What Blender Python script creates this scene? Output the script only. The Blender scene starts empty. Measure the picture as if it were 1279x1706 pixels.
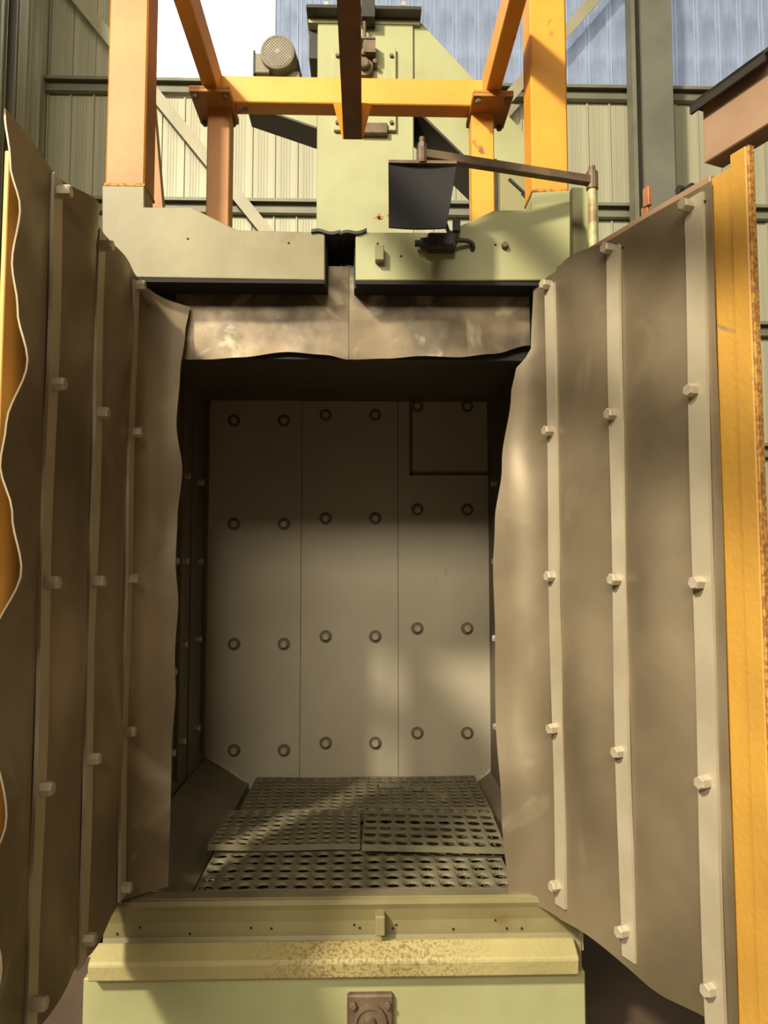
import bpy, bmesh, math, random
from mathutils import Vector, Matrix
random.seed(7)
S = bpy.context.scene
COL = S.collection
PI = math.pi

# ------------------------------------------------------------------ camera
F_PX, IW, IH = 1250.0, 1279.0, 1706.0
CAM = Vector((0, 0, 1.75))
PITCH, YAW = math.radians(3.98), math.radians(1.5)
fwd = Vector((math.sin(YAW)*math.cos(PITCH), math.cos(YAW)*math.cos(PITCH), math.sin(PITCH)))
rgt = Vector((math.cos(YAW), -math.sin(YAW), 0))
upv = rgt.cross(fwd)
cd = bpy.data.cameras.new('camera'); cam = bpy.data.objects.new('camera', cd); COL.objects.link(cam)
cam.matrix_world = Matrix((( rgt.x, upv.x, -fwd.x, CAM.x), (rgt.y, upv.y, -fwd.y, CAM.y), (rgt.z, upv.z, -fwd.z, CAM.z), (0, 0, 0, 1)))
cd.sensor_fit = 'VERTICAL'; cd.sensor_height = 36.0; cd.lens = 36.0*F_PX/IH
cd.clip_start = 0.05; cd.clip_end = 200
S.camera = cam

def W(px, py, Y):
    "world point at depth Y (m) seen at photo pixel px,py"
    d = fwd + rgt*((px-IW/2)/F_PX) - upv*((py-IH/2)/F_PX)
    return CAM + d*(Y/d.y)
def WZ(px, py, z):
    d = fwd + rgt*((px-IW/2)/F_PX) - upv*((py-IH/2)/F_PX)
    return CAM + d*((z-CAM.z)/d.z)

# ------------------------------------------------------------------ light
world = bpy.data.worlds.new('hall_ambient'); S.world = world; world.use_nodes = True
bg = world.node_tree.nodes['Background']; bg.inputs[0].default_value = (1.0, 0.93, 0.76, 1); bg.inputs[1].default_value = 0.12
def area(name, loc, target, sx, sy, power, color):
    l = bpy.data.lights.new(name, 'AREA'); l.shape = 'RECTANGLE'; l.size = sx; l.size_y = sy; l.energy = power; l.color = color
    o = bpy.data.objects.new(name, l); COL.objects.link(o); o.location = loc
    o.rotation_euler = (Vector(target)-Vector(loc)).to_track_quat('-Z', 'Y').to_euler(); return o
# daylight through a high window band of the hall far behind the viewer, and through a roof light
area('window_band_daylight', (-3.2, -9.5, 7.7), (-1.6, 2.5, 2.4), 8.5, 2.3, 1550, (1.0, 0.93, 0.78))
area('roof_daylight', (-5.4, -4.9, 8.9), (0.0, 2.6, 2.7), 0.8, 0.8, 2300, (1.0, 0.94, 0.80))
S.view_settings.view_transform = 'Standard'; S.view_settings.look = 'None'
S.view_settings.exposure = 0.0; S.view_settings.gamma = 1.0; S.view_settings.use_curve_mapping = False

# ------------------------------------------------------------------ materials
def rgb(r, g, b):
    f = lambda c: (c/255/12.92 if c/255 <= .04045 else ((c/255+.055)/1.055)**2.4)
    return (f(r), f(g), f(b), 1)
M = {}
def mat(name, col, col2=None, scale=3.0, lo=.35, hi=.65, rough=.6, metal=0.0, bump=.0, bscale=60, stretch=(1,1,1),
        rust=None, rlo=.62, rhi=.66, rscale=9.0, emit=None, estr=0.0, rx=None, scratch=None, slo=.60, shi=.75, sscale=4.0, rvar=0.0):
    m = bpy.data.materials.new(name); m.use_nodes = True; nt = m.node_tree; N = nt.nodes; L = nt.links
    b = N['Principled BSDF']; tc = N.new('ShaderNodeTexCoord'); mp = N.new('ShaderNodeMapping')
    mp.inputs['Scale'].default_value = stretch; L.new(tc.outputs['Object'], mp.inputs[0])
    def noise(sc, det=6, dist=0.0, src=mp):
        n = N.new('ShaderNodeTexNoise'); n.inputs['Scale'].default_value = sc; n.inputs['Detail'].default_value = det
        n.inputs['Distortion'].default_value = dist; L.new(src.outputs[0], n.inputs['Vector']); return n
    def ramp(n, a, c):
        r = N.new('ShaderNodeMapRange'); r.inputs[1].default_value = a; r.inputs[2].default_value = c
        L.new(n.outputs[0], r.inputs[0]); return r
    def mix(fac, a, bcol):
        x = N.new('ShaderNodeMix'); x.data_type = 'RGBA'; L.new(fac.outputs[0], x.inputs[0])
        if isinstance(a, tuple): x.inputs[6].default_value = a
        else: L.new(a, x.inputs[6])
        x.inputs[7].default_value = bcol; return x.outputs[2]
    c = col
    if col2: c = mix(ramp(noise(scale), lo, hi), c, col2)
    if scratch: c = mix(ramp(noise(sscale, 8, 1.6), slo, shi), c, scratch)
    rf = None
    if rust:
        rf = ramp(noise(rscale, 8, .4), rlo, rhi)
        if rx:      # wear concentrated on one stretch along x
            sx = N.new('ShaderNodeSeparateXYZ'); L.new(tc.outputs['Object'], sx.inputs[0])
            d = N.new('ShaderNodeMath'); d.operation = 'SUBTRACT'; L.new(sx.outputs[0], d.inputs[0]); d.inputs[1].default_value = rx[0]
            ab = N.new('ShaderNodeMath'); ab.operation = 'ABSOLUTE'; L.new(d.outputs[0], ab.inputs[0])
            q = N.new('ShaderNodeMapRange'); q.inputs[1].default_value = rx[1]; q.inputs[2].default_value = rx[1]*.35; L.new(ab.outputs[0], q.inputs[0])
            mu = N.new('ShaderNodeMath'); mu.operation = 'MULTIPLY'; L.new(rf.outputs[0], mu.inputs[0]); L.new(q.outputs[0], mu.inputs[1]); rf = mu
        c = mix(rf, c, rust)
    if isinstance(c, tuple): b.inputs['Base Color'].default_value = c
    else: L.new(c, b.inputs['Base Color'])
    b.inputs['Roughness'].default_value = rough; b.inputs['Metallic'].default_value = metal
    if rvar:
        r = N.new('ShaderNodeMapRange'); r.inputs[1].default_value = .3; r.inputs[2].default_value = .7
        r.inputs[3].default_value = rough-rvar; r.inputs[4].default_value = rough+rvar
        L.new(noise(scale*2.3).outputs[0], r.inputs[0]); L.new(r.outputs[0], b.inputs['Roughness'])
    if bump:
        bn = N.new('ShaderNodeBump'); bn.inputs['Strength'].default_value = bump; bn.inputs['Distance'].default_value = .004
        L.new(noise(bscale, 4).outputs[0], bn.inputs['Height']); L.new(bn.outputs[0], b.inputs['Normal'])
    if emit:
        b.inputs['Emission Color'].default_value = emit; b.inputs['Emission Strength'].default_value = estr
        if not isinstance(c, tuple): L.new(c, b.inputs['Emission Color'])
    M[name] = m; return m

mat('green_paint', rgb(166,164,114), rgb(148,142,96), 2.2, .4, .7, rough=.55, bump=.15, bscale=25, rust=rgb(150,120,70), rlo=.70, rhi=.80, rscale=3.5)
mat('green_worn', rgb(150,140,95), rgb(118,106,68), 2.0, .32, .68, scratch=rgb(128,112,70), slo=.58, shi=.80, sscale=3.0, rough=.55, bump=.2, bscale=25, rust=rgb(116,96,58), rlo=.63, rhi=.72, rscale=5)
mat('green_pipe', rgb(190,188,130), rgb(140,112,66), 9.0, .45, .6, rough=.5, bump=.2)
mat('green_rusty', rgb(172,158,104), rgb(156,142,90), 3.0, rough=.6, bump=.5, bscale=60, rust=rgb(134,106,64), rlo=.48, rhi=.60, rscale=95, rx=(.12,.46))
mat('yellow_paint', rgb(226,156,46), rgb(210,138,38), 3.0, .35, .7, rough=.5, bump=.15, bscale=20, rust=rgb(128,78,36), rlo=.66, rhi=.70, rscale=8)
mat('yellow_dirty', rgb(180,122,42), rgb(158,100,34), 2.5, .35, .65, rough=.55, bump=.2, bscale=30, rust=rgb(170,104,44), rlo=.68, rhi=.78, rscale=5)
mat('yellow_pale', rgb(216,166,84), rgb(204,152,72), 3.0, rough=.55, bump=.1)
mat('yellow_rusted', rgb(200,150,58), rgb(180,132,52), 2.5, rough=.55, bump=.4, bscale=60, rust=rgb(132,112,86), rlo=.67, rhi=.70, rscale=4.0)
mat('rust_edge', rgb(146,96,46), rgb(186,136,58), 80.0, .45, .55, rough=.8, bump=.6)
mat('lining', rgb(152,134,105), rgb(114,100,75), 1.6, .35, .65, rough=.47, metal=.42, bump=.04, bscale=160, scratch=rgb(170,154,122), slo=.58, shi=.82, sscale=2.2, rvar=.10)
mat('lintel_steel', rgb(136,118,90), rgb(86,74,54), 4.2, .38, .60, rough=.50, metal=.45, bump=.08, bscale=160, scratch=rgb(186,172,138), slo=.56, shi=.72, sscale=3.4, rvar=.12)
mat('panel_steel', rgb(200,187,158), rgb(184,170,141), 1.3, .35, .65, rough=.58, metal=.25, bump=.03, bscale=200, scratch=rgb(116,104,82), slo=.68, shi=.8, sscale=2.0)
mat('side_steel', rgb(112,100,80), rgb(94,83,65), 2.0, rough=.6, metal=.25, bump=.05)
mat('strip_steel', rgb(192,178,148), rgb(174,160,130), 4.0, rough=.5, metal=.2, bump=.05)
mat('bolt_steel', rgb(196,182,154), rgb(176,162,134), 20.0, rough=.42, metal=.25)
mat('weld', rgb(236,226,194), None, rough=.45, metal=.4, bump=.8, bscale=90)
mat('mat_iron', rgb(130,119,90), rgb(110,100,74), 6.0, rough=.68, metal=.2, bump=.35, bscale=90)
mat('grating', rgb(150,142,112), rgb(120,112,86), 14.0, rough=.5, metal=.4)
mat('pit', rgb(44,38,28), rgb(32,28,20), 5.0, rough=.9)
mat('slope_steel', rgb(128,115,92), rgb(108,96,76), 2.0, rough=.55, metal=.3, bump=.05)
mat('sill_steel', rgb(150,138,104), rgb(130,116,84), 5.0, rough=.5, metal=.4, bump=.2)
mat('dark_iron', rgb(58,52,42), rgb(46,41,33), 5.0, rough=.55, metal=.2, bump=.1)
mat('rail_brown', rgb(132,88,56), rgb(112,74,48), 7.0, rough=.6, bump=.15)
mat('washer_steel', rgb(126,114,92), rgb(108,97,77), 20.0, rough=.5, metal=.4)
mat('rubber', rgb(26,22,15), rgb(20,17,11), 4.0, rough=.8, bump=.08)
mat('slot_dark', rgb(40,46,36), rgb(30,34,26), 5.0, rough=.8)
mat('black_plastic', rgb(50,46,38), None, rough=.5)
mat('brown_iron', rgb(120,100,74), rgb(92,74,54), 14.0, rough=.6, metal=.25, bump=.2)
mat('brown_box', rgb(168,134,104), rgb(150,118,88), 4.0, rough=.6, metal=.1, rust=rgb(206,160,70), rlo=.62, rhi=.70, rscale=6)
mat('copper_tab', rgb(176,116,72), rgb(150,96,58), 12.0, rough=.6)
mat('motor_paint', rgb(132,120,96), rgb(114,102,80), 10.0, rough=.55, metal=.1, bump=.1)
mat('motor_cover', rgb(146,134,110), rgb(128,116,92), 10.0, rough=.5)
mat('siding', rgb(186,180,148), rgb(170,164,136), 1.0, .35, .65, rough=.5, metal=.1, stretch=(8,8,.3))
mat('girt_steel', rgb(138,134,110), rgb(122,118,96), 3.0, rough=.55, metal=.1)
mat('column_steel', rgb(128,124,106), rgb(114,110,94), 2.0, rough=.55, metal=.1)
mat('brace_steel', rgb(176,166,134), rgb(160,150,120), 3.0, rough=.55, metal=.1)
mat('skylight_blue', rgb(138,146,160), rgb(106,114,128), 5.0, .3, .7, rough=.6, emit=(.4,.45,.55,1), estr=.72, stretch=(1,1,.6))
mat('skylight_pale', rgb(226,236,246), rgb(206,218,234), 3.0, rough=.6, emit=(.8,.85,.9,1), estr=.75, stretch=(3,3,.5))
mat('skylight_white', rgb(250,250,248), rgb(244,246,246), 2.0, rough=.6, emit=(1,1,1,1), estr=2.2)
mat('skylight_rib', rgb(170,182,204), None, rough=.5, emit=rgb(170,182,204), estr=.6)
mat('concrete', rgb(92,72,54), rgb(66,54,41), 1.6, .35, .65, rough=.75, bump=.3, bscale=30, rust=rgb(134,84,60), rlo=.6, rhi=.75, rscale=.7)
mat('plinth', rgb(170,164,138), rgb(150,144,118), 2.0, rough=.8)

# ------------------------------------------------------------------ mesh builder
class MB:
    def __init__(s): s.v = []; s.f = []
    def add(s, vs, fs):
        o = len(s.v); s.v += [tuple(v) for v in vs]; s.f += [tuple(i+o for i in f) for f in fs]; return s
    def box(s, a, b):
        (x0,y0,z0),(x1,y1,z1) = a, b
        return s.add([(x0,y0,z0),(x1,y0,z0),(x1,y1,z0),(x0,y1,z0),(x0,y0,z1),(x1,y0,z1),(x1,y1,z1),(x0,y1,z1)],
                     [(0,3,2,1),(4,5,6,7),(0,1,5,4),(1,2,6,5),(2,3,7,6),(3,0,4,7)])
    def obox(s, c, ax, ay, az):
        "box about centre c with half-axis vectors"
        c, ax, ay, az = map(Vector, (c, ax, ay, az)); vs = []
        for k in (-1, 1):
            for i, j in ((-1,-1),(1,-1),(1,1),(-1,1)): vs.append(c+ax*i+ay*j+az*k)
        return s.add(vs, [(0,3,2,1),(4,5,6,7),(0,1,5,4),(1,2,6,5),(2,3,7,6),(3,0,4,7)])
    def beam(s, p, q, w, h, up=(0,0,1)):
        p, q = Vector(p), Vector(q); d = (q-p).normalized(); sx = d.cross(Vector(up)).normalized(); sy = sx.cross(d)
        return s.obox((p+q)/2, sx*(w/2), (q-p)/2, sy*(h/2))
    def prism(s, pts, off):
        "polygon of 3D points extruded by the vector off"
        n = len(pts); off = Vector(off); pts = [Vector(p) for p in pts]
        return s.add(pts+[p+off for p in pts], [tuple(range(n)), tuple(range(2*n-1, n-1, -1))]+[(i, i+n, (i+1)%n+n, (i+1)%n) for i in range(n)])
    def tube(s, path, r, n=12):
        path = [Vector(p) for p in path]; rs = r if isinstance(r, (list, tuple)) else [r]*len(path); o = len(s.v); ref = None
        for i, p in enumerate(path):
            d = (path[min(i+1, len(path)-1)]-path[max(i-1, 0)]).normalized()
            if ref is None: ref = d.orthogonal().normalized()
            ref = (ref-d*ref.dot(d)).normalized(); b = d.cross(ref)
            for k in range(n):
                a = 2*PI*k/n; s.v.append(tuple(p+(ref*math.cos(a)+b*math.sin(a))*rs[i]))
        for i in range(len(path)-1):
            for k in range(n): s.f.append((o+i*n+k, o+i*n+(k+1)%n, o+(i+1)*n+(k+1)%n, o+(i+1)*n+k))
        s.f.append(tuple(o+k for k in range(n-1, -1, -1))); e = o+(len(path)-1)*n; s.f.append(tuple(e+k for k in range(n)))
        return s
    def lathe(s, c, axis, prof, n=16, ph=0.0):
        "prof: (distance along axis, radius)"
        c = Vector(c); axis = Vector(axis).normalized(); e1 = axis.orthogonal().normalized(); e2 = axis.cross(e1); o = len(s.v)
        for t, r in prof:
            for k in range(n):
                a = 2*PI*k/n+ph; s.v.append(tuple(c+axis*t+(e1*math.cos(a)+e2*math.sin(a))*r))
        for i in range(len(prof)-1):
            for k in range(n): s.f.append((o+i*n+k, o+i*n+(k+1)%n, o+(i+1)*n+(k+1)%n, o+(i+1)*n+k))
        s.f.append(tuple(o+k for k in range(n-1, -1, -1))); e = o+(len(prof)-1)*n; s.f.append(tuple(e+k for k in range(n)))
        return s
    def mesh(s, name, m, origin=(0,0,0), smooth=False, bevel=0):
        me = bpy.data.meshes.new(name); o = Vector(origin)
        me.from_pydata([tuple(Vector(v)-o) for v in s.v], [], s.f)
        bm = bmesh.new(); bm.from_mesh(me); bmesh.ops.recalc_face_normals(bm, faces=bm.faces)
        if bevel:
            bmesh.ops.bevel(bm, geom=[e for e in bm.edges if len(e.link_faces) == 2 and e.calc_face_angle(0) > .5], offset=bevel, segments=1, affect='EDGES', clamp_overlap=True)
        bm.to_mesh(me); bm.free()
        if smooth:
            for p in me.polygons: p.use_smooth = True
        me.materials.append(M[m]); return me
    def build(s, name, m, parent=None, smooth=False, bevel=0, base=None):
        "one mesh object; coordinates are world coordinates"
        org = Vector((0,0,0))
        if base is not None: org = Vector(base)
        elif parent is not None: org = wloc(parent)
        ob = bpy.data.objects.new(name, s.mesh(name, m, org, smooth, bevel)); COL.objects.link(ob)
        if parent is not None: ob.parent = parent
        else: ob.location = org
        return ob
def wloc(o):
    p = Vector((0,0,0))
    while o is not None: p += o.location; o = o.parent
    return p
def smooth_angle(ob, ang=35):
    for p in ob.data.polygons: p.use_smooth = True
    try: ob.data.set_sharp_from_angle(angle=math.radians(ang))
    except Exception: pass
    return ob
def solid_grid(P, nu, nv, th):
    "closed sheet from a (nu+1) x (nv+1) list of points, rows of nu+1; rims keep hard edges"
    P = [Vector(p) for p in P]; nrm = []; w = nu+1
    for j in range(nv+1):
        for i in range(w):
            du = P[j*w+min(i+1, nu)]-P[j*w+max(i-1, 0)]; dv_ = P[min(j+1, nv)*w+i]-P[max(j-1, 0)*w+i]
            nrm.append(du.cross(dv_).normalized())
    A = [p+n*(th/2) for p, n in zip(P, nrm)]; B = [p-n*(th/2) for p, n in zip(P, nrm)]; m = MB()
    q = [(j*w+i, j*w+i+1, (j+1)*w+i+1, (j+1)*w+i) for j in range(nv) for i in range(nu)]
    m.add(A, q); m.add(B, [f[::-1] for f in q])
    loop = [i for i in range(nu)]+[j*w+nu for j in range(nv)]+[nv*w+i for i in range(nu, 0, -1)]+[j*w for j in range(nv, 0, -1)]
    n_ = len(loop); m.add([A[k] for k in loop]+[B[k] for k in loop], [(k, k+n_, (k+1) % n_+n_, (k+1) % n_) for k in range(n_)])
    return m
def tag(o, label, cat, group=None):
    o['label'] = label; o['category'] = cat
    if group: o['group'] = group
    return o
def thing(name, label, cat, loc, group=None):
    o = bpy.data.objects.new(name, None); COL.objects.link(o); o.location = loc; o.empty_display_size = .1
    return tag(o, label, cat, group)
def struct(o):
    o['kind'] = 'structure'; return o
def place(name, me, parent, at, normal=None, spin=0.0):
    "object with shared mesh: local +Z turned to normal, at a world position"
    o = bpy.data.objects.new(name, me); COL.objects.link(o); o.parent = parent
    o.location = Vector(at)-wloc(parent)
    if normal is not None:
        q = Vector(normal).to_track_quat('Z', 'Y'); o.rotation_euler = (q.to_matrix() @ Matrix.Rotation(spin, 3, 'Z')).to_euler()
    return o
def lerp_table(tab, x):
    "smooth interpolation in a list of (x, y), x ascending"
    if x <= tab[0][0]: return tab[0][1]
    for (a, ya), (b, yb) in zip(tab, tab[1:]):
        if x <= b:
            t = (x-a)/(b-a); t = t*t*(3-2*t); return ya+(yb-ya)*t
    return tab[-1][1]

HEX = MB().lathe((0,0,0), (0,0,1), [(-.004,.0185),(.028,.0185),(.0335,.0155)], 6).mesh('bolt', 'bolt_steel')
HEXW = MB().lathe((0,0,0), (0,0,1), [(-.002,.0365),(.004,.0365),(.006,.034)], 18).lathe((0,0,0), (0,0,1), [(.004,.0225),(.024,.0225),(.029,.018)], 6).mesh('bolt', 'washer_steel')
HEXS = MB().lathe((0,0,0), (0,0,1), [(-.002,.013),(.014,.013),(.018,.010)], 6).mesh('bolt', 'brown_iron')
HOLE = MB().lathe((0,0,0), (0,0,1), [(-.003,.0045),(.0006,.0045)], 8).mesh('bolt_hole', 'pit')

HEXW.materials.append(M['bolt_steel'])
for p_ in HEXW.polygons[38:]: p_.material_index = 1

# ------------------------------------------------------------------ hall: floor, walls
floor = struct(MB().box((-3.3,-12,-.12),(8,7.6,0)).build('floor', 'concrete'))
YW = 7.5
wall_back = bpy.data.objects.new('wall_back', None); COL.objects.link(wall_back); wall_back.location = (0, YW, 0); struct(wall_back)
PW = .2325
def siding_profile(w):
    pts = [(0,0),(.006,-.022),(.020,-.022),(.026,0)]
    for c in (.34, .46, .58, .72): pts += [(w*c-.006,0),(w*c-.003,-.004),(w*c+.003,-.004),(w*c+.006,0)]
    return pts+[(w,0)]
def panel_mesh(name, m, w, h, prof=None):
    prof = prof or siding_profile(w); pts = [(x, y, 0) for x, y in prof]+[(w,.012,0),(0,.012,0)]
    return MB().prism(pts, (0,0,h)).mesh(name, m)
ZS = 6.60
low = panel_mesh('siding_panel', 'siding', PW, ZS-1.38); upp = panel_mesh('siding_panel', 'siding', PW, 2.6)
RIB = MB().box((.006,-.020,0),(.010,-.015,2.6)).box((.046,-.016,0),(.050,-.011,2.6)).mesh('rib', 'skylight_rib')
sky_prof = [(0,0),(.004,-.016),(.012,-.016),(.016,0),(.040,0),(.044,-.012),(.052,-.012),(.056,0),(.145,0),(.150,-.010),(.158,-.010),(.163,0),(PW,0)]
skb = panel_mesh('skylight_panel', 'skylight_blue', PW, 2.6, sky_prof); skp = panel_mesh('skylight_panel', 'skylight_pale', PW, 2.6, sky_prof); skw = panel_mesh('skylight_panel', 'skylight_white', PW, 2.6, sky_prof)
X0 = -3.27; n = 0; x = X0
while x < 6.6:
    place('siding_panel', low, wall_back, (x, YW, 1.38))
    if x < -2.72: u = upp; nm = 'siding_panel'
    else: u = skw if x < -1.20 else skp if x < -.95 else skb; nm = 'skylight_panel'
    sp = place(nm, u, wall_back, (x, YW, ZS))
    if u is skb: place('rib', RIB, sp, (x, YW, ZS))
    x += PW
MB().box((X0,YW-.05,0),(6.6,YW+.1,1.38)).build('plinth', 'plinth', wall_back)
def girt(z, x0, x1, y, par):
    m = MB().box((x0,y-.112,z),(x1,y-.022,z+.010)).box((x0,y-.112,z-.022),(x1,y-.104,z)).box((x0,y-.034,z-.13),(x1,y-.026,z)).box((x0,y-.09,z-.13),(x1,y-.034,z-.122))
    return m.build('girt', 'girt_steel', par)
for z in (6.70, 5.44, 4.21, 2.96): girt(z, X0, 6.6, YW, wall_back)
wall_left = bpy.data.objects.new('wall_left', None); COL.objects.link(wall_left); wall_left.location = (X0, YW, 0); struct(wall_left)
lowl = panel_mesh('siding_panel', 'siding', PW, 9.2)
for i in range(14):
    o = place('siding_panel', lowl, wall_left, (X0, YW-PW*(i+1), 0)); o.rotation_euler = (0,0,PI/2)

def h_column(name, label, x, y, w, d, m='column_steel', h=9.2):
    t = thing(name, label, 'column', (x, y, 0), 'steel columns of the hall')
    MB().box((x-w/2,y-d/2,0),(x+w/2,y-d/2+.02,h)).build('flange', m, t); MB().box((x-w/2,y+d/2-.02,0),(x+w/2,y+d/2,h)).build('flange', m, t)
    MB().box((x-.01,y-d/2+.02,0),(x+.01,y+d/2-.02,h)).build('web', m, t)
    return t
pR = W(1088, 300, 7.15)
t = h_column('steel_column', 'grey steel column on the back wall, right of the thick yellow post', pR.x, 7.15, .30, .34)
MB().box((pR.x-.19,7.14,0),(pR.x-.15,7.30,9.2)).build('cover_plate', 'girt_steel', t)
pL = W(2, 100, 6.5)
t = h_column('steel_column', 'pale steel column at the left edge behind the open door', pL.x-.04, 6.5, .20, .30)
def brace(label, a, b, y):
    p, q = W(*a, y), W(*b, y); d = (q-p)*.5
    t = thing('angle_brace', label, 'brace', p if p.z < q.z else q, 'diagonal wall braces')
    MB().beam(p, q, .012, .115, (0,0,1)).beam(p+Vector((0,.05,0)), q+Vector((0,.05,0)), .10, .012, (0,0,1)).build('bar', 'brace_steel', t)
brace('grey diagonal angle bar crossing the wall behind the left yellow posts', (75,-70), (520,480), 7.25)
brace('grey diagonal angle bar behind the right thick yellow post', (1042,-62), (760,262), 7.25)

# ------------------------------------------------------------------ blast cabinet
XL, XR, YB, ZF = -.92, .74, 4.42, .525
cab = thing('blast_cabinet', 'pale green blasting cabinet with open front and bolted steel lining', 'machine', (-.1, 3.5, 0))
# base front
MB().box((-.952,2.68,0),(.766,2.74,.345)).build('base_panel', 'green_paint', cab, bevel=.004)
prof = [(2.72,.589),(2.705,.593),(2.692,.589),(2.690,.573),(2.700,.553),(2.712,.51),(2.715,.46),(2.702,.425),(2.70,.34),(2.74,.34),(2.74,.589)]
MB().prism([(-.90,y,z) for y,z in prof], (1.66,0,0)).build('fascia', 'green_worn', cab)
prof = [(2.70,.452),(2.688,.456),(2.628,.424),(2.620,.414),(2.626,.362),(2.70,.338)]
MB().prism([(-.918,y,z) for y,z in prof], (1.648,0,0)).build('bumper_bar', 'green_rusty', cab, bevel=.004)
MB().box((-.90,2.703,.572),(.76,2.765,.594)).build('sill_plate', 'sill_steel', cab, bevel=.003)
MB().box((-.95,2.74,0),(-.935,YB+.06,.62)).build('base_side', 'green_paint', cab); MB().box((.752,2.74,0),(.766,YB+.06,.62)).build('base_side', 'green_paint', cab)
for px, py in ((195,1556),(233,1545),(316,1556),(418,1546),(452,1547),(590,1541),(599,1546),(660,1541),(654,1547),(755,1548),(825,1533),(844,1547),(869,1547)):
    p = W(px, py, 2.712); place('bolt_hole', HOLE, cab, p, (0,-1,0))
p = W(633,1538,2.68); st = MB().box((p.x-.017,2.655,p.z-.033),(p.x+.017,2.72,p.z+.033)).build('stop_lug', 'green_worn', cab, bevel=.004)
# bearing housing low on the base
bh = W(616,1700,2.66); xa, xb = W(578,1690,2.66).x, W(655,1690,2.66).x; zt = W(616,1657,2.66).z
b = MB().box((xa,2.655,zt-.165),(xb,2.685,zt)).build('bearing_housing', 'brown_iron', cab, bevel=.006)
MB().lathe(((xa+xb)/2,2.660,zt-.085),(0,-1,0),[(0,.06),(.018,.056),(.019,.046),(.012,.042),(.012,.022),(.03,.018)],20).build('bearing_ring', 'brown_iron', b)
for dx in (-1,1):
    for dz in (.028,.142): place('bolt', HEXS, b, ((xa+xb)/2+dx*.058, 2.655, zt-dz), (0,-1,0), .3)
# lining: back wall of three panels
xs = [XL-.03, W(501,1000,YB).x, W(663,1000,YB).x, XR+.03]
rows = [((390,473),(873,1073,1250)), ((542.5,625),(863.5,1060.5,1238)), ((695,778),(849,1047,1221))]
for i in range(3):
    dy = (0, .004, 0)[i]
    bp = MB().box((xs[i]+.0016,YB+dy,.40),(xs[i+1]-.0016,YB+.03,2.72)).build('back_panel', 'panel_steel', cab)
    cols, rs = rows[i]
    for r in rs:
        for j, c in enumerate(cols):
            q = W(c, r, YB); q.y = YB+dy; place('bolt', HEXW, bp, q, (0,-1,0), random.random()*1.2)
    for j, c in enumerate(cols):
        q = W(c, rs[0]-172, YB); q.y = YB+dy; place('bolt', HEXW, bp, q, (0,-1,0), .4)
MB().box((xs[0],YB+.03,.3),(xs[3],YB+.06,2.80)).build('rear_skin', 'green_paint', cab)
a, c = W(682,792,YB), W(815,662,YB)
MB().box((a.x,YB-.02,a.z),(c.x,YB,a.z+.015)).box((a.x,YB-.02,c.z-.015),(c.x,YB,c.z)).box((a.x,YB-.02,a.z),(a.x+.015,YB,c.z)).box((c.x-.015,YB-.02,a.z),(c.x,YB,c.z)).build('inspection_frame', 'side_steel', cab)
def welds(pts, r, name='weld_seam'):
    m = MB(); pts = [Vector(p) for p in pts]
    for a, b in zip(pts, pts[1:]):
        nseg = max(2, int((b-a).length/.012))
        for k in range(nseg):
            q = a.lerp(b, (k+random.uniform(.2,.8))/nseg)
            if random.random() < .8: m.lathe(q+Vector((random.uniform(-1,1),0,random.uniform(-1,1)))*r*.5, (0,-1,0), [(-.003,r*random.uniform(.6,1)),(.003,r*random.uniform(.3,.6))], 5)
    o = m.build(name, 'weld', cab); o['kind'] = 'stuff'; return o
# side lining panels and bolts
for sgn, X in ((1, XL), (-1, XR)):
    ys = [2.74, 3.29, 3.70, 4.0, YB]
    for k in range(4):
        d = .006*(k % 2)
        x0, x1 = sorted((X-sgn*(.016), X+sgn*d))
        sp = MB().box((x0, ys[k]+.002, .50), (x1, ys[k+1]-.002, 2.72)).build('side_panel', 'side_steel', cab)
        for yy in ([4.13] if k == 3 else [3.83] if k == 2 else [3.60, 3.38] if k == 1 else [2.95, 3.18]):
            for z in (2.2, 1.765, 1.345, .87): place('bolt', HEX, sp, (X+sgn*d, yy, z-(.1 if yy == 3.6 and z == 1.345 else 0)), (sgn,0,0), .5)
    x0, x1 = sorted((X-sgn*.016, X-sgn*.030))
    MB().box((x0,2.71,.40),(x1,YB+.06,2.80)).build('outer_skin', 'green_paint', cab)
MB().box((XL,YB-.13,.7),(XL+.02,YB-.11,2.7)).box((XL,3.735,.7),(XL+.02,3.755,2.7)).build('corner_strip', 'side_steel', cab)
for yy in (2.86, 3.4, 3.9, 4.38): MB().box((XL+.02,yy-.02,.44),(XR-.02,yy+.02,.466)).build('grate_support', 'pit', cab)
# sloping hopper plates, grating, pit
pl0, pl1 = W(345,1262,YB), W(414,1306,YB); pr0, pr1 = W(822,1282,YB), W(792,1304,YB)
for a, b, s in ((pl0, pl1, 1), (pr0, pr1, -1)):
    a = Vector((a.x-.01*s, 2.74, a.z)); b = Vector((b.x, 2.74, b.z))
    MB().prism([a, b, b+Vector((0,0,-.02)), a+Vector((0,0,-.02))], (0,YB-2.74,0)).build('slope_plate', 'slope_steel', cab)
welds([pl0+Vector((0,-.004,.004)), pl1+Vector((0,-.004,.004))], .0085); welds([pr0+Vector((0,-.004,.004)), pr1+Vector((0,-.004,.004))], .0085)
welds([W(343,900,YB-.004), W(336,1245,YB-.004)], .003); welds([W(817,980,YB-.004), W(824,1270,YB-.004)], .003)
MB().box((XL,2.74,.20),(XR,YB,.22)).build('pit_floor', 'pit', cab)
g = MB()
for k in range(45): g.box((-.66+k*.03-.002,2.76,.468),(-.66+k*.03+.002,YB-.01,.474))
for k in range(55): g.box((-.67,2.78+k*.03-.002,.466),(.69,2.78+k*.03+.002,.470))
gr = g.build('floor_grating', 'grating', cab); gr['kind'] = 'stuff'
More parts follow.
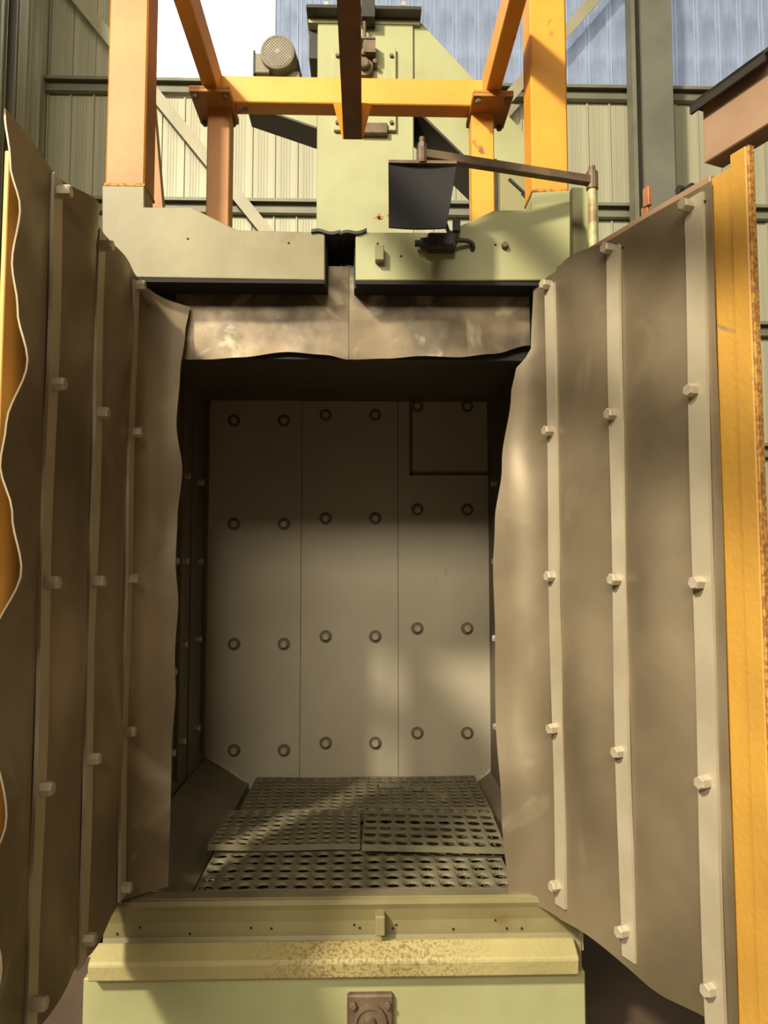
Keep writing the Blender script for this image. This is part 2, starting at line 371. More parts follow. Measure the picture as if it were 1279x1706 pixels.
# roof, yoke plates (header), lintel sheets
MB().box((XL-.03,2.86,2.72),(XR+.03,YB+.06,2.80)).build('roof_panel', 'side_steel', cab)
MB().box((XL-.03,2.82,2.53),(XR+.03,2.86,2.85)).build('header_beam', 'dark_iron', cab)
def poly(pts, Y): return [W(a, b, Y) for a, b in pts]
YY = 2.66
yk1 = MB().prism(poly([(170,309),(240,310),(240,345),(318,345),(340,356),(395,383),(541,387),(541,467),(170,461)], YY), (0,.115,0)).build('yoke_plate', 'green_worn', cab, bevel=.003)
yk2 = MB().prism(poly([(592,387),(742,387),(824,350),(887,350),(887,320),(950,318),(950,466),(887,467),(592,467)], YY), (0,.115,0)).build('yoke_plate', 'green_paint', cab, bevel=.003)
for px, py, y_ in ((313,398,yk1),(481,405,yk1),(629,406,yk2),(668,427,yk2),(825,408,yk2)): place('bolt_hole', HOLE, y_, W(px,py,YY), (0,-1,0))
place('bolt', HEXS, yk2, W(840,410,YY), (0,-1,0))
p = W(632,427,YY); MB().box((p.x-.016,YY-.035,p.z-.028),(p.x+.016,YY,p.z+.028)).build('stop_lug', 'green_worn', yk2, bevel=.003)
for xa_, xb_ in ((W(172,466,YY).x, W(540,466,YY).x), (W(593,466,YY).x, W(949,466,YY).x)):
    zz_ = W(560,467.5,YY).z; MB().box((xa_,YY+.004,zz_-.010),(xb_,YY+.118,zz_+.004)).build('underside_shade_strip', 'rubber', cab)  # dark strips added so the yoke underside reads as black shade
# slot for the hanger between the yoke plates
xa, xb = W(541,430,YY).x, W(592,430,YY).x; za, zb = W(566,470,YY).z, W(566,385,YY).z
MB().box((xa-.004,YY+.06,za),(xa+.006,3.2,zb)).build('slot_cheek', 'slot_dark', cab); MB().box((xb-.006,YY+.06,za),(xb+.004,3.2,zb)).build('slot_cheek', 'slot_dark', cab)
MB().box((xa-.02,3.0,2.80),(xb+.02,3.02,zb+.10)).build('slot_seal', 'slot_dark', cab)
for (p0, p1) in (((518,382),(567,384)), ((566,386),(611,381))):
    a, b = W(*p0, YY-.01), W(*p1, YY-.01); m = MB(); k = 8
    for i in range(k):
        f0, f1 = i/k, (i+1)/k; wv = lambda f: a.lerp(b, f)+Vector((0,0,.005*math.sin(f*7)))
        u, v = wv(f0), wv(f1); m.prism([u, v, v+Vector((0,0,-.011)), u+Vector((0,0,-.011))], (0,.30,0))
    m.build('slot_lip', 'dark_iron', cab)
# lintel sheets, wavy
def wavy_sheet(name, xa, xb, top, bot, m, parent, Y, nz=14, nx=36):
    vs = []
    for i in range(nx+1):
        x = xa+(xb-xa)*i/nx; zt, zb_ = top(x), bot(x)
        for j in range(nz+1):
            f = j/nz; z = zt+(zb_-zt)*f
            d = .006*f*math.sin(x*9+.6)+.004*math.sin(x*17+z*5)*f+.002*math.sin(z*18+x*8)
            vs.append((x, Y+d, z))
    return solid_grid(vs, nz, nx, .006).build(name, m, parent, smooth=True)
YL = 2.795
tabB = [(300,598),(345,598),(400,596),(480,587),(540,592),(583,600),(640,597),(700,594),(760,597),(820,591),(881,577)]
tb = [(W(a,b,YL).x, W(a,b,YL).z) for a, b in tabB]
xs_ = W(581,520,YL).x; zl = W(566,444,YL).z
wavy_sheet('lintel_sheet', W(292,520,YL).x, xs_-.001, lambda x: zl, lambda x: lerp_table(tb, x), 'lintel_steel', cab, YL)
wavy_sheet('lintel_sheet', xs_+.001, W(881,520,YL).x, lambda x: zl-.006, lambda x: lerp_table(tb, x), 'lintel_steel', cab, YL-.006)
# right side plate behind the pivot pipe and jambs
a, b = W(951,314,2.80), W(997,440,2.80)
MB().box((a.x,2.79,b.z),(b.x,2.98,a.z)).build('side_post', 'green_paint', cab, bevel=.003)
MB().box((XL-.03,2.70,.59),(XL+.0,2.735,2.76)).build('jamb', 'green_worn', cab); MB().box((XR-.0,2.70,.59),(XR+.027,2.735,2.76)).build('jamb', 'green_worn', cab)

# ------------------------------------------------------------------ perforated mats on the chamber floor
def perforated(name, label, nx, ny, pitch, r, th, origin, rotz=0, tilt=(0,0), wav=0.0, missing=(), r2=.8, skirt=.026):
    m = MB(); K = 16; hx, hy = pitch[0]/2, pitch[1]/2
    def zz(x, y): return tilt[0]*x+tilt[1]*y+wav*(math.sin(x*11+y*4)+.6*math.sin(y*17+x*5))
    for i in range(nx):
        for j in range(ny):
            if (i, j) in missing: continue
            cx, cy = (i+.5-nx/2)*pitch[0], (j+.5-ny/2)*pitch[1]; o = len(m.v)
            rr = r*random.uniform(.93, 1.04)
            for lev in (0, 1):
                for kind in (0, 1):
                    for k in range(K):
                        a = 2*PI*k/K; ca, sa = math.cos(a), math.sin(a)
                        if kind == 0: s_ = 1/max(abs(ca), abs(sa)); x, y = cx+ca*s_*hx, cy+sa*s_*hy
                        else:
                            q = rr*(1 if lev else r2); x, y = cx+ca*q, cy+sa*q
                        z = zz(x, y)-(0 if lev else th)-(.004 if lev and kind else 0)
                        m.v.append((x, y, z))
            B0, B1, T0, T1 = o, o+K, o+2*K, o+3*K
            for k in range(K):
                n_ = (k+1) % K
                m.f += [(T0+k, T0+n_, T1+n_, T1+k), (T1+k, T1+n_, B1+n_, B1+k), (B1+k, B1+n_, B0+n_, B0+k)]
                nb = lambda di, dj: not (0 <= i+di < nx and 0 <= j+dj < ny) or (i+di, j+dj) in missing
                a = (2*PI*(k+.5)/K) % (2*PI); ca, sa = math.cos(a), math.sin(a)
                dirn = ((1 if ca > 0 else -1, 0) if abs(ca) > abs(sa) else (0, 1 if sa > 0 else -1))
                if nb(*dirn):
                    a0, a1 = Vector(m.v[T0+k]), Vector(m.v[T0+n_]); o2 = len(m.v); inn = Vector((cx, cy, 0))
                    e0, e1 = a0-Vector((0,0,skirt)), a1-Vector((0,0,skirt)); ins = Vector((dirn[0], dirn[1], 0))*.008
                    m.v += [tuple(e0), tuple(e1), tuple(e0-ins), tuple(e1-ins), tuple(Vector(m.v[B0+k])-ins), tuple(Vector(m.v[B0+n_])-ins)]
                    m.f += [(T0+k, T0+n_, o2+1, o2), (o2, o2+1, o2+3, o2+2), (o2+2, o2+3, o2+5, o2+4)]
    me = bpy.data.meshes.new(name); me.from_pydata(m.v, [], m.f)
    bm = bmesh.new(); bm.from_mesh(me); bmesh.ops.remove_doubles(bm, verts=bm.verts, dist=1e-5); bmesh.ops.recalc_face_normals(bm, faces=bm.faces); bm.to_mesh(me); bm.free()
    me.materials.append(M['mat_iron'])
    o = bpy.data.objects.new(name, me); COL.objects.link(o); o.location = origin; o.rotation_euler = (0,0,rotz)
    return tag(o, label, 'mat', 'perforated floor mats in the chamber')
perforated('perforated_mat', 'wide perforated iron mat with broken-out holes at the rear of the chamber floor', 20, 11, (.0622,.060), .0230, .010, (.010,4.055,.538), 0, wav=.0018,
           missing={(11,7),(12,7),(12,8),(11,8),(13,8),(14,7),(14,6),(15,8),(16,5)}, r2=.95)
perforated('perforated_mat', 'worn bumpy perforated mat overlapping the left middle of the chamber floor', 11, 8, (.0580,.056), .0205, .009, (-.335,3.475,.576), .0, wav=.003, r2=.9)
perforated('perforated_mat', 'flat perforated mat with crisp oval holes lying on the right middle floor', 9, 6, (.066,.080), .027, .008, (.295,3.415,.596), -.03, (-.02,.02), r2=1.0)
perforated('perforated_mat', 'front perforated mat with large cup-shaped holes behind the sill', 17, 7, (.0706,.076), .0295, .014, (-.030,3.172,.538), 0, wav=.0015, r2=.9)

# ------------------------------------------------------------------ doors
def door_sheet(name, m, parent, path, Ltop, disp, ztop, zbot, ns=70, nz=90, th=.004):
    """path(s) -> (x, y, nx, ny); Ltop(z) -> arc length of the free edge"""
    vs = []
    for j in range(nz+1):
        f = j/nz
        for i in range(ns+1):
            z0 = 2.78+(0.58-2.78)*f
            s = Ltop(z0)*i/ns
            zt, zb = ztop(s), zbot(s); z = zt+(zb-zt)*f
            x, y, nx, ny = path(s); d = disp(s, z)
            vs.append((x+nx*d, y+ny*d, z))
    return solid_grid(vs, ns, nz, th).build(name, m, parent, smooth=True)
def make_path(p0, h0, L1, turn, r):
    "straight from p0 along heading h0 for L1, then an arc of |turn| rad (sign = left/right), then straight; normal = right of heading * side"
    def path(s, side=1):
        a = math.atan2(h0[1], h0[0])
        if s <= L1: x, y = p0[0]+h0[0]*s, p0[1]+h0[1]*s; ang = a
        else:
            x, y = p0[0]+h0[0]*L1, p0[1]+h0[1]*L1; sg = 1 if turn > 0 else -1
            cx, cy = x-math.sin(a)*r*sg, y+math.cos(a)*r*sg; la = r*abs(turn)
            t = min(s-L1, la)/r*sg; ang = a+t
            x, y = cx+math.sin(ang)*r*sg, cy-math.cos(ang)*r*sg
            if s-L1 > la: x += math.cos(ang)*(s-L1-la); y += math.sin(ang)*(s-L1-la)
        nx, ny = (math.sin(ang), -math.cos(ang)) if side > 0 else (-math.sin(ang), math.cos(ang))
        return x, y, nx, ny
    return path

# ---- left door, square to the machine
XD = -.815
dl = thing('blast_door', 'dark open left door leaf with wavy steel lining bulging from its yellow frame', 'door', (-.86, 2.2, .58), 'lined door leaves of the cabinet')
YO = 1.665
LS, TL, RL = 2.60-YO, math.radians(72), .15
pathL0 = make_path((XD, YO), (0,1), LS, -TL, RL); pathL = lambda s: pathL0(s, 1)
edgeL = sorted([(.58,.01),(.70,-.012),(.90,.03),(1.07,-.012),(1.206,.030),(1.45,-.02),(1.587,-.012),(1.736,.044),(1.86,.02),(1.97,-.010),(2.06,.0),(2.2,.042),(2.32,.016),(2.43,.0),(2.55,.014),(2.66,-.012),(2.78,-.028)])
sA, sB, sC = 1.93-YO, 2.262-YO, 2.60-YO
def dispL(s, z):
    e = max(0, (sA-.05-s)/(sA-.05)); d = (lerp_table(edgeL, z)+.022)*e**1.4
    for a, b, k in ((sA, sB, 0), (sB, sC, 1.7)):
        if a < s < b: d += math.sin(PI*(s-a)/(b-a))**2*(.022+.018*math.sin(z*5.0+k)+.010*math.sin(z*9.5+2*k))
    if s > sC+.03: d += min(1, (s-sC-.03)/.15)*(.010*math.sin(z*8.5+.5)+.006*math.sin(z*15+1))
    return d
def endL(z):
    tab = sorted([(W(px,py,2.75).z, W(px,py,2.75).x) for px, py in ((316,476),(308,530),(300,600),(294,690),(303,770),(296,850),(292,930),(296,1000),(291,1090),(292,1160),(286,1250),(283,1360),(280,1495))])
    return LS+RL*TL+(lerp_table(tab, z)-(XD+RL*(1-math.cos(TL))))/math.sin(TL)
ztL = lambda s: 2.78-.06*min(1, max(0, (s-sC+.06)/.32))+.008*math.sin(s*14+1)
zbL = lambda s: .608+.014*math.sin(s*16)+(.012 if s > sC else 0)
dsh = door_sheet('lining_sheet', 'lining', dl, pathL, endL, dispL, ztL, zbL)
for k, (s, y) in enumerate(((sA,1.93),(sB,2.262),(sC,2.60))):
    n_ = 40; m = MB(); vs = []
    for j in range(n_+1):
        z = 2.765+(.60-2.765)*j/n_
        if k == 2: z = 2.74+(.64-2.74)*j/n_
        d = .004+.003*math.sin(z*6+k*2)
        for (dx, dy) in ((0,-.028),(0,.028),(.010,.028),(.010,-.028)): vs.append((XD+d+dx-.002, y+dy, z))
    fs = [(j*4+a, j*4+(a+1)%4, (j+1)*4+(a+1)%4, (j+1)*4+a) for j in range(n_) for a in range(4)]+[(0,1,2,3),(n_*4+3,n_*4+2,n_*4+1,n_*4)]
    sp = m.add(vs, fs).build('clamp_strip', 'strip_steel', dl)
    for (px, py) in (((90,319),(80,640),(70,971),(62,1314),(48,1672)), ((166,409),(160,688),(154,969),(144,1264),(133,1565)), ((226,476),(222,720),(217,965),(207,1219),(199,1479)))[k]:
        q = W(px, py, y); place('bolt', HEX, sp, (XD+.010, y, q.z), (1,0,random.uniform(-.03,.03)), random.random())
MB().box((-.846,1.722,.605),(-.834,2.60,2.72)).build('door_plate', 'yellow_pale', dl, bevel=.002)
MB().box((-.90,1.99,.605),(-.846,2.05,2.72)).box((-.90,2.54,.605),(-.846,2.60,2.72)).box((-.90,2.05,.605),(-.846,2.54,.665)).box((-.90,2.05,2.66),(-.846,2.54,2.72)).build('door_frame', 'yellow_dirty', dl)
MB().box((-.834,1.90,.62),(-.8190,2.60,2.72)).build('backing_pad', 'dark_iron', dl)
for z in (.9, 2.4): MB().tube([(-.95,2.655,z-.07),(-.95,2.655,z+.07)], .022).box((-.96,2.585,z-.05),(-.90,2.65,z+.05)).build('hinge', 'yellow_dirty', dl)

# ---- right door, swung wider
dr = thing('blast_door', 'lighter open right door leaf with three bolted strips and rusty yellow edge frame', 'door', (.8, 2.3, .58), 'lined door leaves of the cabinet')
dv = Vector((.371,-.928,0)).normalized(); nv = Vector((-.928,-.371,0)).normalized(); c1 = Vector((.668,2.61,0))
def RD(t, o, z): q = c1+dv*t+nv*o; return Vector((q.x, q.y, z))
TO = .722; p0 = RD(TO, 0, 0); h0 = -dv
turnR = math.radians(66); rR = .15
pathR0 = make_path((p0.x, p0.y), (h0.x, h0.y), TO+.02, turnR, rR); pathR = lambda s: pathR0(s, -1)
sc3, sc2, sc1 = TO-.657, TO-.33, TO
def dispR(s, z):
    d = 0
    for a, b, k in ((sc3, sc2, .6), (sc2, sc1, 2.2)):
        if a < s < b: d += math.sin(PI*(s-a)/(b-a))**2*(.016+.015*math.sin(z*4.2+k)+.008*math.sin(z*8+2*k))
    if s < sc3-.03: d += .0015*math.sin(z*6)
    if s > sc1+.03: d += min(1, (s-sc1-.03)/.15)*(.014*math.sin(z*7.2+1.8)+.006*math.sin(z*13+1))
    return d
arcEnd = RD(-.02,0,0)
la = rR*turnR
x_arc_end = pathR(TO+.02+la)[0]
tabR = sorted([(W(px,py,2.73).z, W(px,py,2.73).x) for px, py in ((884,462),(882,578),(857,602),(850,640),(836,760),(823,860),(820,940),(824,1060),(826,1200),(834,1350),(846,1492))])
def endR(z):
    X = lerp_table(tabR, z); lo, hi = TO+.02, TO+.6
    for _ in range(30):
        mid = (lo+hi)/2
        if pathR(mid)[0] > X: lo = mid
        else: hi = mid
    return lo
ztR = lambda s: 2.785-.05*min(1, max(0, (s-sc1-.02)/.12))**1.5
zbR = lambda s: .555+.010*math.sin(s*13+.5)+(.02*min(1, max(0, (s-sc1)/.15)))
door_sheet('lining_sheet', 'lining', dr, pathR, endR, dispR, ztR, zbR)
for k, t in enumerate((0,.33,.657)):
    n_ = 40; vs = []; hw = (.026,.028,.032)[k]
    for j in range(n_+1):
        z = (2.745,2.75,2.765)[k]+((.60,.58,.555)[k]-(2.745,2.75,2.765)[k])*j/n_
        d = .004+.003*math.sin(z*5+k*2)
        for (o, dt) in ((-.002,-hw),(-.002,hw),(.009,hw),(.009,-hw)): vs.append(RD(t+dt+.006+.004*math.sin(z*2.3+k), d+o, z))
    fs = [(j*4+a, j*4+(a+1)%4, (j+1)*4+(a+1)%4, (j+1)*4+a) for j in range(n_) for a in range(4)]+[(0,1,2,3),(n_*4+3,n_*4+2,n_*4+1,n_*4)]
    sp = MB().add(vs, fs).build('clamp_strip', 'strip_steel', dr)
    for (px, py) in (((927,475),(925,718),(928,960),(935,1213),(942,1475)), ((1028,415),(1030,690),(1034,965),(1047,1252),(1056,1550)), ((1162,343),(1171,651),(1178,971),(1190,1302),(1200,1647)))[k]:
        q = RD(t, .009, 0); z = W(px, py, q.y).z; place('bolt', HEX, sp, (q.x, q.y, z), nv+Vector((0,0,random.uniform(-.04,.04))), random.random())
for t_, z_ in ((.375, W(1045,417,2.28).z), (.70, W(1184,339,1.97).z)): place('bolt_hole', HOLE, dr, RD(t_, .003, z_), nv)
def dbox(t0, t1, o0, o1, z0, z1):
    return MB().obox(RD((t0+t1)/2, (o0+o1)/2, (z0+z1)/2), dv*((t1-t0)/2), nv*((o1-o0)/2), (0,0,(z1-z0)/2))
dbox(.0, .70, -.05, -.020, .57, 2.818).build('door_frame', 'brown_box', dr, bevel=.003)
dbox(.05, .71, -.020, -.0150, .60, 2.76).build('backing_pad', 'dark_iron', dr)
dbox(.71, .778, -.035, -.012, .50, 2.80).build('frame_channel', 'yellow_rusted', dr, bevel=.003)
ZBAR = W(1235,250,1.86).z
dbox(.782, .832, -.022, -.002, .46, ZBAR).build('edge_bar', 'yellow_rusted', dr, bevel=.003)
dbox(.832, .840, -.026, -.004, .46, ZBAR).build('edge_flange', 'rust_edge', dr, bevel=.002)
MB().tube([RD(-.03,-.05,.7)+Vector((.06,.04,0)), RD(-.03,-.05,.9)+Vector((.06,.04,0))], .022).build('hinge', 'yellow_rusted', dr)
# channel box with dark flange on top of the right door
zb0, zb1 = W(1178,280,2.02).z, W(1170,186,2.02).z
bx = dbox(.672, 1.15, -.10, -.03, zb0, zb1).build('top_channel', 'brown_box', dr, bevel=.003)
dbox(.655, 1.0, -.11, .0, zb1, zb1+.01).build('top_flange', 'dark_iron', bx)
dbox(.655, .90, -.008, .0, zb1-.02, zb1+.01).build('flange_lip', 'dark_iron', bx)
tb_ = MB(); q = RD(.44, -.03, 2.79)
tb_.obox(q+Vector((0,0,.025)), dv*.014, nv*.004, (0,0,.03)).obox(q+dv*.012+Vector((0,0,.08)), dv*.013, nv*.008, (0,0,.03)).build('latch_tab', 'copper_tab', dr, bevel=.002)
q = RD(.585, -.07, 2.83); MB().obox(q, dv*.03, nv*.03, (0,0,.010)).tube([q, q+nv*.05], .012).build('latch_bolt', 'dark_iron', dr)

# ------------------------------------------------------------------ yellow posts and gantry
def post(label, xa, xb, Y, z0, z1, d, m, feet):
    t = thing('support_post', label, 'post', ((xa+xb)/2, Y+d/2, z0), 'thick yellow posts on the cabinet header')
    MB().box((xa,Y,z0),(xb,Y+d,z1)).build('tube', m, t, bevel=.006)
    MB().box((xa-.002,Y-.004,z0),(xb+.002,Y+d,z0+.01)).build('weld_collar', 'rust_edge', t)
a = W(174,309,2.668); b = W(240,309,2.668)
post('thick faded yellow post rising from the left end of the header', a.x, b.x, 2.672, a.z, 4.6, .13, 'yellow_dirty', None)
a = W(887,319,2.668); b = W(948,319,2.668)
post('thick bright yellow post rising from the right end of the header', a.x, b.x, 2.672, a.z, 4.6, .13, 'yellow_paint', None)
pa, pb = W(249,190,3.15), W(262,345,3.15)
t = thing('raking_strut', 'shaded yellow raking strut just right of the faded left post', 'strut', pb)
MB().beam(pa+(pa-pb)*.6, pb+(pb-pa)*.5, .055, .05, (0,1,0)).build('tube', 'yellow_dirty', t)

YG = 3.02
gan = thing('hoist_gantry', 'yellow steel gantry with cross beam and rails running out overhead', 'gantry', (-.05, YG, 2.8))
zT, zB = W(600,129,YG).z, W(600,173,YG).z
xl, xr = W(366,150,YG).x, W(812,150,YG).x
MB().box((xl-.03,YG,zB),(xr+.03,YG+.09,zT)).build('cross_beam', 'yellow_paint', gan, bevel=.004)
for px, m in ((364,'yellow_dirty'),(804,'yellow_paint')):
    x = W(px,270,YG+.03).x
    MB().box((x-.048,YG+.02,2.80),(x+.048,YG+.11,zB-.0)).build('leg', m, gan, bevel=.005)
    s = -1 if px < 600 else 1
    x = W(357 if px < 600 else 815,150,YG).x
    cp = MB().box((x-.082,YG-.10,zB-.022),(x+.082,YG+.13,zB-.008)).build('cap_plate', 'yellow_dirty', gan, bevel=.002)
    MB().box((x-.082,YG-.10,zB-.008),(x+.082,YG+.13,zB+.004)).build('flange_plate', 'yellow_dirty', gan, bevel=.002)
    for dx in (-.06,.06):
        for dy in (-.08,.11): place('bolt', HEXS, cp, (x+dx, YG+dy, zB-.022), (0,0,-1))
    MB().box((x-.030,-1.2,zB+.004),(x+.030,YG+.05,zB+.125)).build('side_beam', 'yellow_paint', gan, bevel=.004)
xc = W(587,200,YG).x; zr = W(587,221,YG-.02).z
mr = MB().box((xc-.038,-1.2,zr),(xc+.038,YG+.03,zr+.012)).box((xc-.006,-1.2,zr+.012),(xc+.006,YG+.03,zr+.10)).box((xc-.038,-1.2,zr+.10),(xc+.038,YG+.03,zr+.112)).build('monorail', 'rail_brown', gan)
for s in (-1,1):
    MB().prism([(xc+s*.010,YG+.02,zr+.012),(xc+s*.010,YG+.02,zB),(xc+s*.075,YG+.02,zB)], (0,.012,0)).prism([(xc+s*.036,YG-.05,zr+.112),(xc+s*.075,YG,zB),(xc+s*.036,YG+.03,zB),(xc+s*.036,YG+.03,zr)], (s*.006,0,0)).build('gusset', 'yellow_paint', gan)

# ------------------------------------------------------------------ bucket elevator tower
YT = 4.55
el = thing('elevator_tower', 'tall pale green elevator casing with a sloping chute behind the gantry', 'machine', (W(607,300,YT).x, YT+.2, 0))
xa, xb = W(528,200,YT).x, W(689,200,YT).x; zt = W(600,28,YT).z
MB().box((xa,YT,0),(xb,YT+.42,zt)).build('casing', 'green_paint', el, bevel=.006)
fl = MB().box((W(512,10,YT).x,YT-.10,zt-.02),(W(700,10,YT).x,YT+.5,zt+.0)).box((W(512,10,YT).x,YT-.012,zt-.02),(W(700,10,YT).x,YT,zt+.05)).build('top_flange', 'dark_iron', el)
MB().box((W(514,10,YT).x,YT-.008,zt-.05),(W(699,10,YT).x,YT+.45,zt-.02)).build('flange_band', 'green_paint', el)
MB().box((W(514,10,YT).x,YT+.06,zt-.24),(xa,YT+.36,zt-.05)).build('flange_rib', 'dark_iron', el)
for px in (543, 672): MB().lathe(W(px,6,YT-.012), (0,-1,0), [(-.002,.016),(.003,.016)], 12).build('flange_hole_disc', 'bolt_steel', fl)  # pale discs painted in for flange holes with sky behind
# chute
top = [(689,36),(702,38),(790,128),(905,250)]; bot = [(905,300),(780,262),(689,176)]
MB().prism([W(x,y,YT+.02) for x, y in [(689,36),(702,38),(905,254),(905,345),(860,345),(689,176)]], (0,.36,0)).build('chute', 'green_paint', el, bevel=.004)
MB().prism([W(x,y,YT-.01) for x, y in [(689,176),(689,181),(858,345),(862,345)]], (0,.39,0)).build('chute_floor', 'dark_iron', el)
a, b = W(828,298,YT), W(893,420,YT)
MB().box((a.x,YT-.10,b.z),(b.x+.1,YT+.2,a.z)).build('hopper_box', 'green_worn', el, bevel=.005)
MB().box((a.x-.03,YT-.02,b.z),(a.x-.004,YT+.2,a.z+.12)).build('hopper_edge', 'dark_iron', el)
MB().prism([W(850,296,YT-.12), W(886,330,YT-.12), W(886,334,YT-.12), W(847,298,YT-.12)], (0,.02,0)).prism([W(868,322,YT-.115), W(893,322,YT-.115), W(893,330,YT-.115), W(876,330,YT-.115)], (0,.012,0)).build('hopper_lid', 'dark_iron', el)
# motor platform, triangular bracket
MB().prism([W(x,y,YT+.02) for x, y in [(411,141),(528,141),(528,212),(411,172)]], (0,.22,0)).build('motor_platform', 'green_paint', el, bevel=.003)
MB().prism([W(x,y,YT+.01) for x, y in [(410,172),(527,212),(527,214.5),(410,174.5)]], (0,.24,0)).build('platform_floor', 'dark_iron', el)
# take-up gear
for px0, px1, py0, py1 in ((556,568,84,221),(645,659,84,221)):
    a, b = W(px0,py1,YT), W(px1,py0,YT)
    gb = MB().box((a.x,YT-.03,a.z),(b.x,YT,b.z)).build('guide_bar', 'green_paint', el, bevel=.003)
    for py in (94,205): place('bolt', HEXS, gb, W((px0+px1)/2,py,YT-.03), (0,-1,0))
ts = MB().tube([W(607,18,YT-.07), W(607,86,YT-.07)], .012).lathe(W(607,28,YT-.07), (0,0,1), [(-.02,.022),(.02,.022)], 6).lathe(W(607,88,YT-.07), (0,0,1), [(-.02,.022),(.016,.022)], 6).build('take_up_screw', 'brown_iron', el)
a, b = W(600,82,YT), W(625,74,YT)
MB().box((a.x,YT-.10,a.z),(b.x,YT,a.z+.012)).box((a.x+.02,YT-.10,W(600,104,YT).z),(b.x,YT-.0,W(600,84,YT).z)).build('screw_bracket', 'brown_iron', el)
MB().box((W(602,10,YT).x,YT-.11,zt-.08),(W(624,10,YT).x,YT-.0,zt+.05)).build('screw_mount', 'dark_iron', el)
c = W(606,119,YT); MB().lathe(c, (0,-1,0), [(0,.062),(.05,.058),(.055,.036),(.09,.034),(.095,.026)], 18).lathe(W(624,113,YT), (0,-1,0), [(0,.016),(.07,.014)], 8).build('shaft_bearing', 'brown_iron', el)
a, b = W(598,228,YT), W(645,212,YT); MB().box((a.x,YT-.05,a.z),(b.x,YT,b.z)).build('stop_bar', 'brown_iron', el, bevel=.003)
rs = MB(); random.seed(3)
for k in range(9):
    q = W(632+random.gauss(0,7), 361+random.gauss(0,3), YT); rr = random.uniform(.006,.018)
    rs.prism([q+Vector((math.cos(i*PI/4)*rr*random.uniform(.6,1.3), -.0008, math.sin(i*PI/4)*rr*.7*random.uniform(.6,1.3))) for i in range(8)], (0,.0012,0))
rs.build('rust_patch', 'rust_edge', el)

# ------------------------------------------------------------------ motor
YM = 4.60; mc = W(462,86,YM); ztop = W(462,141,YT+.02).z+.006
mo = thing('electric_motor', 'round grey electric motor with perforated fan cover above the cross beam', 'motor', (mc.x, YM+.15, ztop-.005))
ax = Vector((-.04,-1,-.06)).normalized(); R_ = .113
cen = Vector((mc.x, YM, mc.z))
body = MB().lathe(cen-ax*.02, -ax, [(0,R_),(.08,R_*1.02),(.09,R_*.97),(.34,R_*.97),(.36,R_*.8),(.38,R_*.3)], 28).build('motor_body', 'motor_paint', mo); smooth_angle(body)
for k in range(22):
    a = 2*PI*k/22; e1 = ax.orthogonal().normalized(); e2 = ax.cross(e1); dd = e1*math.cos(a)+e2*math.sin(a)
    if dd.z > -.5: MB().beam(cen-ax*.13+dd*R_*1.0, cen-ax*.34+dd*R_*1.0, .006, .016, dd).build('cooling_fin', 'motor_paint', body)
cv = MB().lathe(cen-ax*.02, ax, [(0,R_),(.018,R_*.97),(.026,R_*.84),(.020,R_*.80)], 28).build('fan_cover', 'motor_cover', mo); smooth_angle(cv)
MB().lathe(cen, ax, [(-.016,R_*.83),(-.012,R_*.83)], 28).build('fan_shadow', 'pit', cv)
g = MB(); e1 = Vector((1,0,0)); e1 = (e1-ax*e1.dot(ax)).normalized(); e2 = ax.cross(e1)
d1, d2 = (e1+e2).normalized(), (e1-e2).normalized()
for k in range(-6,7):
    o_ = k*.0140; hl = math.sqrt(max(0,(R_*.83)**2-o_**2))
    for u_, v_ in ((d1,d2),(d2,d1)): g.beam(cen+ax*.003+u_*o_-v_*hl, cen+ax*.003+u_*o_+v_*hl, .0044, .003, ax)
g.lathe(cen, ax, [(.001,.016),(.0055,.016)], 10); g.build('grille', 'motor_cover', cv)
MB().box((mc.x-.145,YM+.06,ztop-.005),(mc.x+.145,YM+.17,ztop+.012)).box((mc.x-.06,YM+.08,ztop),(mc.x+.135,YM+.16,ztop+.16)).build('foot', 'motor_paint', mo, bevel=.003)
a, b = W(425,124,YM+.06), W(437,92,YM+.06); MB().box((a.x,YM+.04,a.z),(b.x+.05,YM+.18,b.z)).build('terminal_box', 'motor_paint', mo, bevel=.005)
MB().box((a.x-.012,YM+.04,a.z-.01),(a.x,YM+.18,b.z+.02)).build('terminal_lid', 'dark_iron', mo)

# ------------------------------------------------------------------ slot cover on its swing arm
YP = 2.60; pb = W(986,300,YP); pt = W(704,256,2.44); zarm = pb.z
sw = thing('slot_cover', 'black hanging cover plate on a steel swing arm with pivot pipe', 'cover', (pb.x, YP, 2.60))
pp = MB().tube([(pb.x,YP,2.60),(pb.x,YP,zarm+.02)], .0165, 14).build('pivot_pipe', 'green_pipe', sw); smooth_angle(pp)
MB().lathe((pb.x,YP,zarm), (0,0,1), [(-.035,.021),(.028,.021),(.03,.014),(.05,.012)], 12).build('pivot_collar', 'brown_iron', sw)
lp = Vector((W(703,258,2.44).x, 2.44, zarm-.004))
MB().beam((pb.x,YP,zarm-.004), lp, .030, .030).build('swing_arm', 'brown_iron', sw, bevel=.002)
zpt = W(703,273,2.44).z
MB().lathe((lp.x,lp.y,zpt), (0,0,1), [(0,.019),(.012,.021),(.012,.0185),(.052,.0185),(.054,.014)], 12).lathe((lp.x,lp.y,zpt+.054), (0,0,1), [(0,.0165),(.016,.0165)], 6).tube([(lp.x,lp.y,zpt+.06),(lp.x,lp.y,zpt+.092)], .010).build('pivot_pin', 'brown_iron', sw)
pc = MB(); n_ = 10; P_ = []
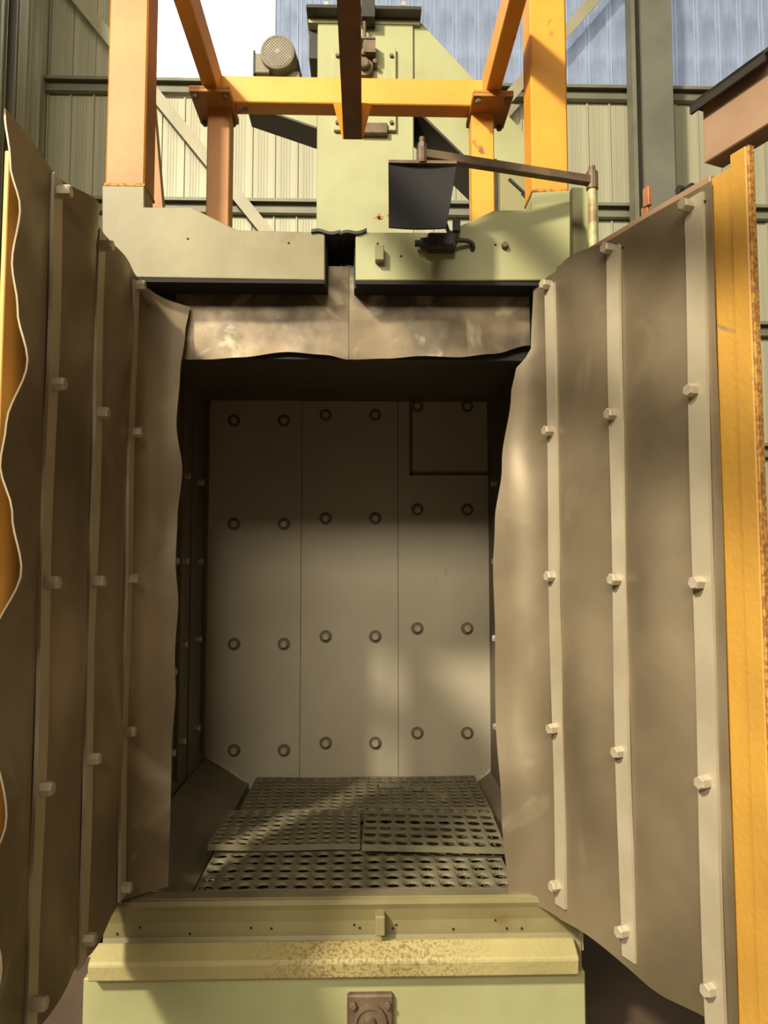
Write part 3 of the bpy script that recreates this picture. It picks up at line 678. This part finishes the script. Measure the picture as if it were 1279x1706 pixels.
xl_, xr_, xr2 = W(647,272,2.44).x, W(760,276,2.44).x, W(741,388,2.44).x
z1, z0 = W(647,273,2.44).z, W(647,387,2.44).z
vs = []
for i in range(n_+1):
    f = i/n_
    for j in range(n_+1):
        g_ = j/n_; xr__ = xr_+(xr2-xr_)*f; x = xl_+(xr__-xl_)*g_
        vs.append((x, 2.44-.035*math.sin(PI*f*.5)+.010*math.sin(PI*g_), z1+(z0-z1)*f-.008*g_*(1-f)))
solid_grid(vs, n_, n_, .008).build('cover_plate', 'rubber', sw, smooth=True)
MB().box((xl_,2.428,z1-.002),(xr_,2.462,z1+.008)).build('plate_rim', 'brown_iron', sw)

# ------------------------------------------------------------------ limit switch on the right header plate
q = W(737,400,2.60)
ls = thing('limit_switch', 'black limit switch with ribbed cable on the right header plate', 'switch', (q.x, YY, q.z))
MB().box((q.x-.052,2.60,q.z-.026),(q.x+.050,2.66,q.z+.030)).build('switch_body', 'black_plastic', ls, bevel=.006)
MB().box((q.x-.020,2.594,q.z-.018),(q.x+.040,2.601,q.z+.018)).build('cover', 'black_plastic', ls, bevel=.003)
MB().lathe((q.x-.052,2.63,q.z), (-1,0,0), [(0,.022),(.025,.020),(.027,.012),(.045,.012)], 12).build('plunger', 'black_plastic', ls)
u = W(757,380,2.63); MB().beam((q.x+.03,2.63,q.z+.028), (q.x+.01,2.63,q.z+.088), .010, .018, (0,1,0)).box((u.x-.006,2.62,u.z-.012),(u.x+.020,2.645,u.z+.030)).build('lever', 'dark_iron', ls)
path = [Vector((q.x+.048,2.63,q.z+.002))]
for k in range(13):
    f = k/12; path.append(Vector((q.x+.055+.062*math.sin(f*PI*.62), 2.62+.04*f, q.z+.008-.012*math.cos(f*PI*.9)*0+.008*math.sin(f*PI)-.020*f*f)))
fine = []; rad = []
for a, b in zip(path, path[1:]):
    for i in range(4): fine.append(a.lerp(b, i/4)); rad.append(.0085 if i % 2 else .0068)
MB().tube(fine, rad, 10).build('ribbed_cable', 'black_plastic', ls)
